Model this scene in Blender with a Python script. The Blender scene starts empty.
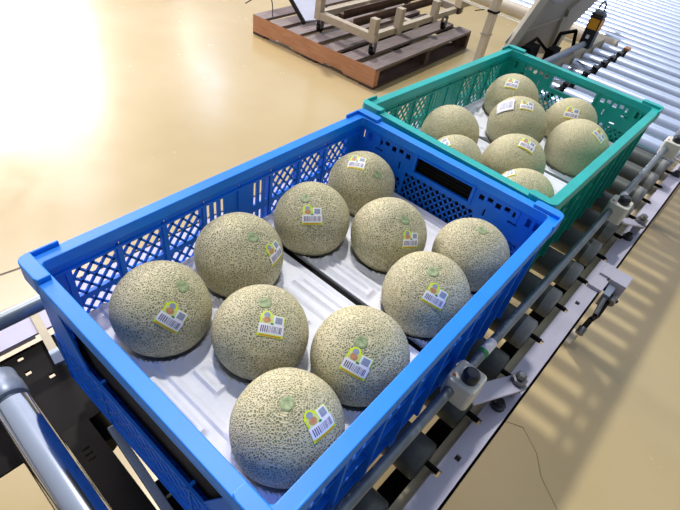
import bpy, math, random
from mathutils import Vector, Matrix
random.seed(7)
Z0 = .98                       # height of the crate rims above the floor
col = bpy.context.scene.collection
PI = math.pi

# ------------------------------------------------------------------ materials
def newmat(name):
    m = bpy.data.materials.new(name); m.use_nodes = True
    nt = m.node_tree; b = nt.nodes['Principled BSDF']
    return m, nt, b
def L(nt, a, b): nt.links.new(a, b)
def rgb(h):
    v = [int(h[i:i+2], 16)/255 for i in (0, 2, 4)]
    return tuple((c/12.92 if c <= .04045 else ((c+.055)/1.055)**2.4) for c in v) + (1,)
def noise(nt, scale, detail=3, rough=.5, coord='Object', stretch=None):
    tc = nt.nodes.new('ShaderNodeTexCoord'); n = nt.nodes.new('ShaderNodeTexNoise')
    n.inputs['Scale'].default_value = scale; n.inputs['Detail'].default_value = detail; n.inputs['Roughness'].default_value = rough
    if stretch:
        mp = nt.nodes.new('ShaderNodeMapping'); mp.inputs['Scale'].default_value = stretch
        L(nt, tc.outputs[coord], mp.inputs[0]); L(nt, mp.outputs[0], n.inputs['Vector'])
    else: L(nt, tc.outputs[coord], n.inputs['Vector'])
    return n
def ramp(nt, src, stops):
    r = nt.nodes.new('ShaderNodeValToRGB'); e = r.color_ramp.elements
    while len(e) < len(stops): e.new(.5)
    for k, (p, c) in enumerate(stops): e[k].position = p; e[k].color = c
    L(nt, src, r.inputs[0]); return r
def simple(name, h, rough=.5, metal=0, var=.12, scale=30, bump=0, coat=0, spec=None, stretch=None):
    m, nt, b = newmat(name)
    c = rgb(h); n = noise(nt, scale, 4, .6, stretch=stretch)
    lo = tuple(x*(1-var) for x in c[:3])+(1,); hi = tuple(min(1, x*(1+var)) for x in c[:3])+(1,)
    r = ramp(nt, n.outputs['Fac'], [(.3, lo), (.7, hi)])
    L(nt, r.outputs[0], b.inputs['Base Color'])
    b.inputs['Roughness'].default_value = rough; b.inputs['Metallic'].default_value = metal
    if coat: b.inputs['Coat Weight'].default_value = coat; b.inputs['Coat Roughness'].default_value = .15
    if spec is not None: b.inputs['Specular IOR Level'].default_value = spec
    if bump:
        bp = nt.nodes.new('ShaderNodeBump'); bp.inputs['Strength'].default_value = bump; bp.inputs['Distance'].default_value = .002
        L(nt, n.outputs['Fac'], bp.inputs['Height']); L(nt, bp.outputs[0], b.inputs['Normal'])
    return m
def math_node(nt, op, a, b=None, c=None):
    n = nt.nodes.new('ShaderNodeMath'); n.operation = op
    for i, v in enumerate((a, b, c)):
        if v is None: continue
        if isinstance(v, (int, float)): n.inputs[i].default_value = v
        else: L(nt, v, n.inputs[i])
    return n.outputs[0]
def mix(nt, f, a, b):
    n = nt.nodes.new('ShaderNodeMix'); n.data_type = 'RGBA'
    if isinstance(f, (int, float)): n.inputs[0].default_value = f
    else: L(nt, f, n.inputs[0])
    for i, v in ((6, a), (7, b)):
        if isinstance(v, tuple): n.inputs[i].default_value = v
        else: L(nt, v, n.inputs[i])
    return n.outputs[2]

M = {}
M['blue'] = simple('blue plastic', '0a84f0', .42, var=.10, scale=9, spec=.4)
M['blue_wall'] = simple('blue plastic wall', '0670e2', .45, var=.12, scale=14, spec=.35)
M['green'] = simple('green plastic', '12a8a4', .40, var=.14, scale=12, spec=.45)
M['green_wall'] = simple('green plastic wall', '08968a', .42, var=.14, scale=14, spec=.4)
M['foam'] = simple('white foam', 'e8eaf4', .6, var=.05, scale=60, bump=.08)
M['steel_dark'] = simple('dark steel tube', '78828a', .38, .45, var=.25, scale=25)
M['roller_grey'] = simple('dark grey roller', '4d5250', .42, .25, var=.2, scale=20)
M['roller_end'] = simple('roller end cap', '8d908e', .45, .1, var=.15, scale=30)
M['chrome'] = simple('polished steel', 'd6dbe6', .13, 1, var=.05, scale=20)
M['chrome_far'] = simple('brushed steel roller', 'dbe6ff', .2, .9, var=.08, scale=12)
M['lilac'] = simple('lilac grey painted steel', 'b4b2c4', .5, .0, var=.08, scale=18, bump=.05)
M['cream'] = simple('cream painted steel', 'b5aa8c', .55, var=.12, scale=22)
M['beige'] = simple('beige machine paint', 'bdb5a3', .5, var=.08, scale=8)
M['beige_panel'] = simple('grey beige panel', 'a09a8d', .5, var=.12, scale=5)
M['black'] = simple('black painted steel', '0a0807', .6, var=.35, scale=25, spec=.12)
M['brown_plate'] = simple('dark brown plate', '14110e', .6, var=.25, scale=25, spec=.15)
M['white_plastic'] = simple('white clamp plastic', 'd3d3c8', .45, var=.06, scale=30)
M['knob'] = simple('dark knob', '3c3f46', .35, .6, var=.25, scale=60)
M['nut'] = simple('dull nut', '6f7276', .35, .9, var=.2, scale=80)
M['bluegrey'] = simple('blue grey bar', '8490a3', .4, .4, var=.1, scale=15)
M['black_gloss'] = simple('black sensor casing', '15161a', .35, var=.2, scale=30)
M['orange_label'] = simple('amber label', 'e8a11a', .4, var=.06, scale=80)
M['trolley'] = simple('greige trolley paint', 'aaa08c', .5, var=.12, scale=14)
M['rust'] = simple('brown iron', '5d463a', .6, .3, var=.3, scale=15)
M['white_board'] = simple('pale panel', 'c6cbdc', .4, var=.06, scale=9)
M['lime'] = simple('lime border', 'd2ea1e', .45, var=.04, scale=200)
M['sticker_lime_pale'] = simple('pale lime print', 'cfd98a', .5, var=.15, scale=300)
M['sticker_white'] = simple('sticker white', 'eeecf2', .4, var=.03, scale=200)
M['sticker_ink'] = simple('barcode ink', '6a6480', .5, var=.1, scale=300)
M['sticker_red'] = simple('red ink', 'dd5a3c', .5, var=.1, scale=300)
M['sticker_orange'] = simple('orange print', 'c58b5e', .5, var=.25, scale=300)
M['sticker_grey'] = simple('grey print', '8f98ac', .5, var=.2, scale=500)
M['sticker_green'] = simple('green print', '1f8a4c', .5, var=.1, scale=300)
M['black_line'] = simple('joint filler', '4a4238', .7, var=.2, scale=20)
M['crack'] = simple('hairline crack', '7d7048', .7, var=.2, scale=20)

def wood(name, a, b2, bump=.3, st=(1.2, 14, 14)):
    m, nt, b = newmat(name)
    n = noise(nt, 6, 6, .65, stretch=st); n2 = noise(nt, 5, 4, .6)
    r = ramp(nt, n.outputs['Fac'], [(.3, rgb(a)), (.7, rgb(b2))])
    f = math_node(nt, 'MULTIPLY', n2.outputs['Fac'], .7)
    L(nt, mix(nt, f, r.outputs[0], rgb(a)), b.inputs['Base Color'])
    b.inputs['Roughness'].default_value = .7
    bp = nt.nodes.new('ShaderNodeBump'); bp.inputs['Strength'].default_value = bump; bp.inputs['Distance'].default_value = .004
    L(nt, n.outputs['Fac'], bp.inputs['Height']); L(nt, bp.outputs[0], b.inputs['Normal'])
    return m
M['wood_top'] = wood('weathered grey brown board', '6a5d59', '958b8a')
M['wood_side'] = wood('orange brown stringer', 'a8714c', 'caa07a', .3, (10, 1.2, 14))
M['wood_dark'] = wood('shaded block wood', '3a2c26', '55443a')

def floor_mat():
    m, nt, b = newmat('glossy beige epoxy floor')
    n1 = noise(nt, .9, 4, .55); n2 = noise(nt, 7, 6, .7); n3 = noise(nt, 40, 3, .6)
    base = ramp(nt, n1.outputs['Fac'], [(.3, rgb('a8966a')), (.7, rgb('b8a881'))])
    c = mix(nt, math_node(nt, 'MULTIPLY', n2.outputs['Fac'], .35), base.outputs[0], rgb('a79467'))
    # sparse dark scuffs
    v = nt.nodes.new('ShaderNodeTexVoronoi'); v.inputs['Scale'].default_value = 3.3
    tc = nt.nodes.new('ShaderNodeTexCoord'); mp = nt.nodes.new('ShaderNodeMapping'); mp.inputs['Scale'].default_value = (1, 1.9, 1)
    wob = nt.nodes.new('ShaderNodeVectorMath'); wob.operation = 'ADD'
    sc = nt.nodes.new('ShaderNodeVectorMath'); sc.operation = 'SCALE'; sc.inputs['Scale'].default_value = .12
    L(nt, n3.outputs['Color'], sc.inputs[0]); L(nt, tc.outputs['Object'], mp.inputs[0]); L(nt, mp.outputs[0], wob.inputs[0]); L(nt, sc.outputs[0], wob.inputs[1])
    L(nt, wob.outputs[0], v.inputs['Vector'])
    spot = ramp(nt, v.outputs['Distance'], [(.035, (1, 1, 1, 1)), (.06, (0, 0, 0, 1))])
    gate = ramp(nt, v.outputs['Color'], [(.72, (0, 0, 0, 1)), (.76, (1, 1, 1, 1))])
    f = math_node(nt, 'MULTIPLY', math_node(nt, 'MULTIPLY', spot.outputs[0], gate.outputs[0]), .45)
    c = mix(nt, f, c, rgb('6b6258'))
    L(nt, c, b.inputs['Base Color'])
    rr = ramp(nt, n2.outputs['Fac'], [(.3, (.19, .19, .19, 1)), (.7, (.28, .28, .28, 1))])
    L(nt, rr.outputs[0], b.inputs['Roughness'])
    b.inputs['Specular IOR Level'].default_value = .45
    bp = nt.nodes.new('ShaderNodeBump'); bp.inputs['Strength'].default_value = .06; bp.inputs['Distance'].default_value = .01
    L(nt, n1.outputs['Fac'], bp.inputs['Height']); L(nt, bp.outputs[0], b.inputs['Normal'])
    return m
M['floor'] = floor_mat()

def melon_mat(name, net, gap, patch, netscale, soft):
    """netted rind; local +Z is the stem end"""
    m, nt, b = newmat(name)
    tc = nt.nodes.new('ShaderNodeTexCoord')
    oi = nt.nodes.new('ShaderNodeObjectInfo')
    off = nt.nodes.new('ShaderNodeVectorMath'); off.operation = 'ADD'
    L(nt, tc.outputs['Object'], off.inputs[0])
    rn = nt.nodes.new('ShaderNodeCombineXYZ'); L(nt, oi.outputs['Random'], rn.inputs[0]); L(nt, oi.outputs['Random'], rn.inputs[1])
    L(nt, rn.outputs[0], off.inputs[1])
    nz = nt.nodes.new('ShaderNodeTexNoise'); nz.inputs['Scale'].default_value = 55; nz.inputs['Detail'].default_value = 2
    L(nt, off.outputs[0], nz.inputs['Vector'])
    sc = nt.nodes.new('ShaderNodeVectorMath'); sc.operation = 'SCALE'; sc.inputs['Scale'].default_value = .010
    L(nt, nz.outputs['Color'], sc.inputs[0])
    ad = nt.nodes.new('ShaderNodeVectorMath'); ad.operation = 'ADD'
    L(nt, off.outputs[0], ad.inputs[0]); L(nt, sc.outputs[0], ad.inputs[1])
    vo = nt.nodes.new('ShaderNodeTexVoronoi'); vo.feature = 'DISTANCE_TO_EDGE'; vo.inputs['Scale'].default_value = netscale
    L(nt, ad.outputs[0], vo.inputs['Vector'])
    line = ramp(nt, vo.outputs['Distance'], [(.10, (1, 1, 1, 1)), (.10+soft, (0, 0, 0, 1))])
    # rings of cracks round the stem end
    sx = nt.nodes.new('ShaderNodeSeparateXYZ'); L(nt, tc.outputs['Object'], sx.inputs[0])
    r2 = math_node(nt, 'SQRT', math_node(nt, 'ADD', math_node(nt, 'POWER', math_node(nt, 'ABSOLUTE', sx.outputs[0]), 2), math_node(nt, 'POWER', math_node(nt, 'ABSOLUTE', sx.outputs[1]), 2)))
    rw = math_node(nt, 'ADD', r2, math_node(nt, 'MULTIPLY', nz.outputs['Fac'], .006))
    ring = math_node(nt, 'SINE', math_node(nt, 'MULTIPLY', rw, 2300))
    fade = nt.nodes.new('ShaderNodeMapRange'); fade.inputs['From Min'].default_value = .012; fade.inputs['From Max'].default_value = .040
    fade.inputs['To Min'].default_value = .75; fade.inputs['To Max'].default_value = 0
    L(nt, r2, fade.inputs['Value'])
    top = nt.nodes.new('ShaderNodeMath'); top.operation = 'GREATER_THAN'; L(nt, sx.outputs[2], top.inputs[0]); top.inputs[1].default_value = 0
    ringf = math_node(nt, 'MULTIPLY', math_node(nt, 'MULTIPLY', fade.outputs[0], top.outputs[0]), math_node(nt, 'MULTIPLY_ADD', ring, .5, .5))
    # tone patches
    n1 = nt.nodes.new('ShaderNodeTexNoise'); n1.inputs['Scale'].default_value = 22; n1.inputs['Detail'].default_value = 3
    L(nt, off.outputs[0], n1.inputs['Vector'])
    tone = ramp(nt, n1.outputs['Fac'], [(.35, rgb(net)), (.7, rgb(patch))])
    dark = mix(nt, n1.outputs['Fac'], rgb(gap), rgb('8c8f63'))
    c = mix(nt, line.outputs[0], dark, tone.outputs[0])
    c = mix(nt, math_node(nt, 'MULTIPLY', ringf, .55), c, rgb('6d7554'))
    L(nt, c, b.inputs['Base Color'])
    b.inputs['Roughness'].default_value = .62; b.inputs['Specular IOR Level'].default_value = .3
    h = math_node(nt, 'SUBTRACT', line.outputs[0], math_node(nt, 'MULTIPLY', ringf, .5))
    bp = nt.nodes.new('ShaderNodeBump'); bp.inputs['Strength'].default_value = .7; bp.inputs['Distance'].default_value = .0012
    L(nt, h, bp.inputs['Height']); L(nt, bp.outputs[0], b.inputs['Normal'])
    return m
M['melon'] = melon_mat('netted melon rind', 'd0c7a6', '74735a', 'd6cda4', 360, .15)
M['melon_far'] = melon_mat('fine netted melon rind', 'cac3a0', '989672', 'd2caa2', 450, .2)
M['stem'] = simple('pale green stem scar', '8c9c70', .55, var=.4, scale=260, bump=.4)

# ------------------------------------------------------------------ mesh building
class MB:
    def __init__(s): s.v, s.f, s.m, s.mats = [], [], [], []
    def mi(s, mat):
        if mat not in s.mats: s.mats.append(mat)
        return s.mats.index(mat)
    def add(s, vs, fs, mat=None):
        o = len(s.v); s.v += [tuple(v) for v in vs]
        k = s.mi(mat) if mat else 0
        for f in fs: s.f.append(tuple(i+o for i in f)); s.m.append(k)
        return s
    def box(s, x0, x1, y0, y1, z0, z1, mat=None, T=None):
        vs = [Vector((x, y, z)) for z in (z0, z1) for x, y in ((x0, y0), (x1, y0), (x1, y1), (x0, y1))]
        if T: vs = [T @ v for v in vs]
        return s.add(vs, [(3, 2, 1, 0), (4, 5, 6, 7), (0, 1, 5, 4), (1, 2, 6, 5), (2, 3, 7, 6), (3, 0, 4, 7)], mat)
    def bar(s, a, b, w, h, mat=None, up=(0, 0, 1)):
        a, b = Vector(a), Vector(b); d = (b-a); l = d.length; d.normalize()
        y = Vector(up).cross(d); y.normalize(); z = d.cross(y)
        T = Matrix((( d.x, y.x, z.x, a.x), (d.y, y.y, z.y, a.y), (d.z, y.z, z.z, a.z), (0, 0, 0, 1)))
        return s.box(0, l, -w/2, w/2, -h/2, h/2, mat, T)
    def lathe(s, a, b, prof, n=24, mat=None):
        """prof: list of (fraction along a-b, radius)"""
        a, b = Vector(a), Vector(b); d = b-a; u = d.normalized()
        p = u.orthogonal().normalized(); q = u.cross(p); vs = []
        for t, r in prof:
            for k in range(n):
                w = 2*PI*k/n; vs.append(a+d*t+(p*math.cos(w)+q*math.sin(w))*r)
        fs = []
        for i in range(len(prof)-1):
            for k in range(n):
                k2 = (k+1) % n; fs.append((i*n+k, i*n+k2, (i+1)*n+k2, (i+1)*n+k))
        fs.append(tuple(reversed(range(n)))); m_ = (len(prof)-1)*n; fs.append(tuple(m_+k for k in range(n)))
        return s.add(vs, fs, mat)
    def tube(s, a, b, r, n=20, mat=None, ch=.0):
        l = (Vector(b)-Vector(a)).length
        pr = [(0, r), (1, r)] if not ch else [(0, r-ch), (ch/l, r), (1-ch/l, r), (1, r-ch)]
        return s.lathe(a, b, pr, n, mat)
    def path(s, pts, r, n=10, mat=None):
        for a, b in zip(pts, pts[1:]): s.tube(a, b, r, n, mat)
        return s
    def prism(s, poly, z0, z1, mat=None, T=None):
        n = len(poly)
        vs = [Vector((x, y, z0)) for x, y in poly]+[Vector((x, y, z1)) for x, y in poly]
        if T: vs = [T @ v for v in vs]
        fs = [tuple(reversed(range(n))), tuple(range(n, 2*n))]+[(i, (i+1) % n, n+(i+1) % n, n+i) for i in range(n)]
        return s.add(vs, fs, mat)
    def ring(s, outer, inner, z0, z1, mat=None):
        n = len(outer); assert n == len(inner)
        vs = [(x, y, z) for z in (z0, z1) for P in (outer, inner) for x, y in P]
        fs = []
        for i in range(n):
            j = (i+1) % n
            fs += [(2*n+i, 2*n+j, 3*n+j, 3*n+i), (i, n+i, n+j, j), (i, j, 2*n+j, 2*n+i), (n+i, 3*n+i, 3*n+j, n+j)]
        return s.add(vs, fs, mat)
    def build(s, name, mat=None, parent=None, loc=None, smooth=False, bevel=0, rot=None):
        me = bpy.data.meshes.new(name)
        me.from_pydata(s.v, [], s.f)
        if s.mats:
            for k in s.mats: me.materials.append(M[k])
            me.polygons.foreach_set('material_index', s.m)
        else: me.materials.append(M[mat])
        me.validate(); me.update()
        if smooth: me.shade_smooth()
        o = bpy.data.objects.new(name, me); col.objects.link(o)
        if smooth == 'angle' or (smooth and smooth != 'all'):
            me.set_sharp_from_angle(angle=math.radians(35))
        if parent: o.parent = parent
        if loc is not None: o.location = loc
        if rot is not None: o.rotation_euler = rot
        if bevel:
            bv = o.modifiers.new('bevel', 'BEVEL'); bv.width = bevel; bv.segments = 2; bv.limit_method = 'ANGLE'
        return o
def rrect(x0, x1, y0, y1, r, n=6):
    P = []
    for cx, cy, a0 in ((x1-r, y0+r, -PI/2), (x1-r, y1-r, 0), (x0+r, y1-r, PI/2), (x0+r, y0+r, PI)):
        for k in range(n+1):
            a = a0+PI/2*k/n; P.append((cx+r*math.cos(a), cy+r*math.sin(a)))
    return P
def empty(name, loc=(0, 0, 0), rz=0):
    o = bpy.data.objects.new(name, None); col.objects.link(o); o.location = loc; o.rotation_euler = (0, 0, rz); o.empty_display_size = .05
    return o
def tag(o, label=None, cat=None, group=None, kind=None):
    if label: o['label'] = label
    if cat: o['category'] = cat
    if group: o['group'] = group
    if kind: o['kind'] = kind
    return o
def plate(mb, u0, u1, v0, v1, holes, t0, t1, axis, mat=None):
    """a flat plate with rectangular holes, extruded from t0 to t1; axis 'x': u=y v=z t=x; 'y': u=x v=z t=y; 'z': u=x v=y t=z"""
    us = sorted({u0, u1, *[min(max(h[i], u0), u1) for h in holes for i in (0, 1)]})
    vs = sorted({v0, v1, *[min(max(h[i], v0), v1) for h in holes for i in (2, 3)]})
    for b0, b1 in zip(vs, vs[1:]):
        run = None
        for a0, a1 in list(zip(us, us[1:]))+[(None, None)]:
            solid = a0 is not None and not any(h[0] <= (a0+a1)/2 <= h[1] and h[2] <= (b0+b1)/2 <= h[3] for h in holes)
            if solid: run = (run[0], a1) if run else (a0, a1)
            elif run:
                r = run; run = None
                bx3(mb, r[0], r[1], b0, b1, t0, t1, axis, mat)
def bx3(mb, u0, u1, v0, v1, t0, t1, axis, mat=None):
    if axis == 'x': mb.box(t0, t1, u0, u1, v0, v1, mat)
    elif axis == 'y': mb.box(u0, u1, t0, t1, v0, v1, mat)
    else: mb.box(u0, u1, v0, v1, t0, t1, mat)
def lattice(mb, u0, u1, v0, v1, t, th, axis, step=.017, w=.0032, mat=None):
    """crossed diagonal bars filling a rectangle; diamonds taller than wide"""
    k = 1.25
    for sgn in (1, -1):
        c = -2.0*(u1-u0)-(v1-v0)
        while c < 2*(u1-u0)+(v1-v0):
            # line v = sgn*k*(u-u0) + v0 + c
            pts = []
            ua, ub = u0, u1
            va, vb = v0+c+sgn*k*(ua-u0), v0+c+sgn*k*(ub-u0)
            # clip in v
            def at(v): return u0+(v-v0-c)/(sgn*k)
            lo, hi = sorted((at(v0), at(v1)))
            a, b = max(ua, lo), min(ub, hi)
            if b-a > .003:
                p = (a, v0+c+sgn*k*(a-u0)); q = (b, v0+c+sgn*k*(b-u0))
                if axis == 'x': mb.bar((t, p[0], p[1]), (t, q[0], q[1]), th, w, mat, up=(0, -(q[1]-p[1]), q[0]-p[0]))
                else: mb.bar((p[0], t, p[1]), (q[0], t, q[1]), th, w, mat, up=(-(q[1]-p[1]), 0, q[0]-p[0]))
            c += step*k

# ------------------------------------------------------------------ crates
CL, CW, CH, IN = .608, .400, .218, .016
def make_crate(name, origin, rz, top, wall, label, shade_back, gapx, gw):
    root = empty(name, (origin[0], origin[1], Z0-CH), rz)
    tag(root, label, 'crate', 'plastic crates of melons on the conveyor')
    def B(mb, nm, mat, **k): return mb.build(nm, mat, root, loc=(0, 0, CH), **k)   # built with the rim at z = 0
    # rim: flange, lip and corner stacking lugs
    mb = MB()
    mb.ring(rrect(0, CL, 0, CW, .012), rrect(IN+.0012, CL-IN-.0012, IN+.0012, CW-IN-.0012, .005), -.016, 0)
    mb.ring(rrect(0, CL, 0, CW, .012), rrect(.003, CL-.003, .003, CW-.003, .010), -.022, -.016)
    e, hh, ln = .0012, .006, .046
    for cx, cy, sx, sy in ((0, 0, 1, 1), (CL, 0, -1, 1), (CL, CW, -1, -1), (0, CW, 1, -1)):
        T = Matrix.Translation((cx, cy, 0)) @ Matrix.Diagonal((sx, sy, 1, 1))
        r = .012; arc = [(-e+r-r*math.cos(a*PI/12), -e+r-r*math.sin(a*PI/12)) for a in range(7)]
        # flat pad along the short side
        pad = [(IN*.95, ln), (-e+.002, ln), (-e, ln-.006)]+arc+[(IN*.95, -e)]
        if sx*sy < 0: pad = list(pad)
        mb.prism(pad, -.020, hh, T=T)
        # hollow lug along the long side
        mb.box(IN*.9, ln, -e, -e+.0035, -.020, hh, T=T)
    B(mb, 'rim', top, bevel=.0012)
    # long walls
    ribs = [.04, .105, .17, .235, .30, .365, .43, .495, .56]
    kinds = ['lat', 'lat', 'lat', 'slotL', 'slotR', 'lat', 'lat', 'lat']
    rows = [(-.078, -.030), (-.131, -.087), (-.196, -.140)]
    for side, y in ((0, IN), (1, CW-IN)):
        mb = MB(); holes = []
        y0, y1 = (y-.003, y) if side == 0 else (y, y+.003)
        for k, kd in enumerate(kinds):
            a, b = ribs[k]+.005, ribs[k+1]-.005
            for (v0, v1) in rows:
                if kd == 'lat': holes.append((a, b, v0, v1))
                else:
                    s0 = a if kd == 'slotL' else b-.031
                    for j in range(3): holes.append((s0+j*.0125, s0+j*.0125+.0062, v0+.003, v1-.002))
        for u in ribs[1:-1]: holes.append((u-.003, u+.003, -.0265, -.0215))
        holes += [(.047, .053, -.062, -.045), (CL-.053, CL-.047, -.062, -.045)]
        holes = [h for h in holes if not (h[0] in (.047, CL-.053))]
        plate(mb, IN-.001, CL-IN+.001, -.21, -.006, holes, y0, y1, 'y')
        for k, kd in enumerate(kinds):
            if kd == 'lat':
                for (v0, v1) in rows: lattice(mb, ribs[k]+.005, ribs[k+1]-.005, v0, v1, (y0+y1)/2, .0028, 'y')
        out = -1 if side == 0 else 1; yo = y0 if side == 0 else y1
        for u in ribs: mb.box(u-.0022, u+.0022, min(yo, yo+out*.010), max(yo, yo+out*.008), -.205, -.015)
        yi = y1 if side == 0 else y0
        for u in ribs: mb.box(u-.003, u+.003, min(yi, yi-out*.002), max(yi, yi-out*.002), -.2, -.026)
        for v in (-.022, -.082, -.135, -.2): mb.box(.03, CL-.03, min(yo, yo+out*.005), max(yo, yo+out*.005), v-.0015, v+.0015)
        mb.box(.02, CL-.02, min(yi, yi-out*.003), max(yi, yi-out*.003), -.0285, -.0255)
        B(mb, 'long_side_wall', wall)
    # end walls with hand hole
    for side, x in ((0, IN), (1, CL-IN)):
        mb = MB(); x0, x1 = (x-.003, x) if side == 0 else (x, x+.003)
        c = CW/2; hole = (c-.056, c+.056, -.049, -.019)
        holes = [hole]
        for s in (-1, 1):
            for j in range(5):                         # small openings high up
                u = c+s*(.075+j*.0155)
                holes.append((u-.0048, u+.0048, -.034+(j % 2)*.004, -.024+(j % 2)*.002))
            for j in range(2):
                u = c+s*(.160+j*.013); holes.append((u-.004, u+.004, -.038, -.022))
            holes.append((c+s*.088-.0016, c+s*.088+.0016, -.060, -.046))
            holes.append((c+s*.137-.008, c+s*.137+.008, -.047, -.043))
            holes.append((c+s*.120-.007, c+s*.120+.007, -.071, -.067))
        lat = [(c-.105, c-.078, -.112, -.078), (c-.072, c+.072, -.112, -.060), (c+.078, c+.105, -.112, -.078),
               (c+.112, c+.160, -.112, -.078), (c-.160, c-.112, -.112, -.078), (c-.165, c+.165, -.165, -.120)]
        plate(mb, IN, CW-IN, -.21, -.006, holes+lat, x0, x1, 'x')
        for q in lat: lattice(mb, q[0], q[1], q[2], q[3], (x0+x1)/2, .0026, 'x', step=.0135, w=.0030)
        out = -1 if side == 0 else 1; xo = x0 if side == 0 else x1; xi = x1 if side == 0 else x0
        def OB(u0, u1, v0, v1, d): mb.box(min(xo, xo+out*d), max(xo, xo+out*d), u0, u1, v0, v1)
        # outer skin: double wall below a deep finger recess under the lip
        def SK(u0, u1, v0, v1, d0, d1): mb.box(min(xo+out*d0, xo+out*d1), max(xo+out*d0, xo+out*d1), u0, u1, v0, v1)
        SK(.020, CW-.020, -.205, -.112, .0075, .0095)
        SK(.020, .062, -.112, -.018, .0075, .0095); SK(CW-.062, CW-.020, -.112, -.018, .0075, .0095)
        mb.prism([(.062, -.112), (.095, -.112), (.062, -.040)], min(xo+out*.0075, xo+out*.0095), max(xo+out*.0075, xo+out*.0095), T=Matrix(((0, 0, 1, 0), (1, 0, 0, 0), (0, 1, 0, 0), (0, 0, 0, 1))))
        mb.prism([(CW-.062, -.112), (CW-.095, -.112), (CW-.062, -.040)], min(xo+out*.0075, xo+out*.0095), max(xo+out*.0075, xo+out*.0095), T=Matrix(((0, 0, 1, 0), (1, 0, 0, 0), (0, 1, 0, 0), (0, 0, 0, 1))))
        for u0, u1 in ((.03, .115), (.12, .28), (.285, .37)): lattice(mb, u0, u1, -.175, -.122, xo+out*.0098, .0014, 'x', step=.020, w=.0026)
        for v in (-.114, -.180, -.203): SK(.02, CW-.02, v-.0022, v+.0022, .0075, .011)
        for u in (.021, .1175, .2825, CW-.021): SK(u-.002, u+.002, -.205, -.112, .0, .011)
        for u0, u1, v0, v1 in ((hole[0]-.005, hole[0], hole[2]-.004, hole[3]+.004), (hole[1], hole[1]+.005, hole[2]-.004, hole[3]+.004), (hole[0], hole[1], hole[2]-.004, hole[2]), (hole[0], hole[1], hole[3], hole[3]+.003)):
            mb.box(min(xi, xi-out*.003), max(xi, xi-out*.003), u0, u1, v0, v1)
        for u in (c-.14, c+.14): mb.box(min(xi, xi-out*.002), max(xi, xi-out*.002), u-.003, u+.003, -.042, -.018)
        ew = B(mb, 'end_wall', wall)
        if shade_back:
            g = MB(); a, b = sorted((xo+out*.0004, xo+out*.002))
            g.box(a, b, .064, CW-.064, -.120, -.017)  # added black sheet darkens the recess and hole like deep shade
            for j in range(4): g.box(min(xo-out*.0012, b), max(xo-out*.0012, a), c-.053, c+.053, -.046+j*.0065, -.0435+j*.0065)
            gp = g.build('shade_panel', 'black', ew); gp['label'] = 'black panel added behind the hand hole to stand in for shade'
    mb = MB()
    holes = [(x, x+.03, y, y+.03) for x in [.04+.055*i for i in range(10)] for y in [.035+.055*j for j in range(6)]]
    plate(mb, IN, CL-IN, IN, CW-IN, holes, -CH, -.211, 'z')
    mb.box(IN-.003, CL-IN+.003, IN-.003, IN, -CH, -.205); mb.box(IN-.003, CL-IN+.003, CW-IN, CW-IN+.003, -CH, -.205)
    mb.box(IN-.003, IN, IN, CW-IN, -CH, -.205); mb.box(CL-IN, CL-IN+.003, IN, CW-IN, -CH, -.205)
    B(mb, 'base_panel', wall)
    B(MB().box(gapx-gw, gapx+gw, .019, CW-.019, -.133, -.1115).box(gapx-.002, gapx+.002, .019, CW-.019, -.2105, -.133), 'gap_shade_strip', 'black')  # added black strip stands in for the shade between the two trays
    return root
TH2 = -.0346; G0 = (.6112+.003, .0191)
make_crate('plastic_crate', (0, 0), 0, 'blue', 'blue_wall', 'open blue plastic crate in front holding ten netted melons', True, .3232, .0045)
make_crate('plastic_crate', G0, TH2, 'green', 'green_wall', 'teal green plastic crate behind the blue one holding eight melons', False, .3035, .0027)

# ------------------------------------------------------------------ melons
BLUE_MELONS = [
    ((0.105,0.301,-0.075),0.0605,(0.281, -0.436, 0.855),((-0.23, -0.764, 0.603), (0.849, 0.145, 0.508), 0.027)),
    ((0.238,0.311,-0.075),0.0625,(0.005, -0.444, 0.896),((0.335, -0.793, 0.509), (-0.103, 0.506, 0.856), 0.027)),
    ((0.169,0.192,-0.075),0.0595,(0.016, -0.054, 0.998),((-0.191, -0.476, 0.858), (0.707, 0.54, 0.457), 0.026)),
    ((0.232,0.084,-0.075),0.061,(-0.36, -0.12, 0.925),((-0.645, -0.306, 0.701), (0.705, 0.116, 0.699), 0.027)),
    ((0.105,0.081,-0.075),0.061,(-0.129, -0.023, 0.991),((0.094, -0.571, 0.816), (0.11, 0.82, 0.561), 0.027)),
    ((0.377,0.301,-0.075),0.06,(-0.388, -0.008, 0.922),((-0.552, -0.427, 0.716), (0.477, 0.543, 0.691), 0.026)),
    ((0.515,0.31,-0.075),0.0595,(-0.165, -0.598, 0.784),((-0.368, 0.046, 0.929), (0.853, 0.414, 0.318), 0.026)),
    ((0.443,0.196,-0.075),0.0605,(-0.155, -0.418, 0.895),((-0.289, -0.779, 0.557), (0.388, 0.437, 0.812), 0.024)),
    ((0.506,0.082,-0.075),0.0595,(-0.091, -0.066, 0.994),None),
    ((0.3805,0.084,-0.075),0.0618,(-0.223, -0.056, 0.973),((-0.555, -0.411, 0.723), (0.757, 0.11, 0.644), 0.026))]
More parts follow.
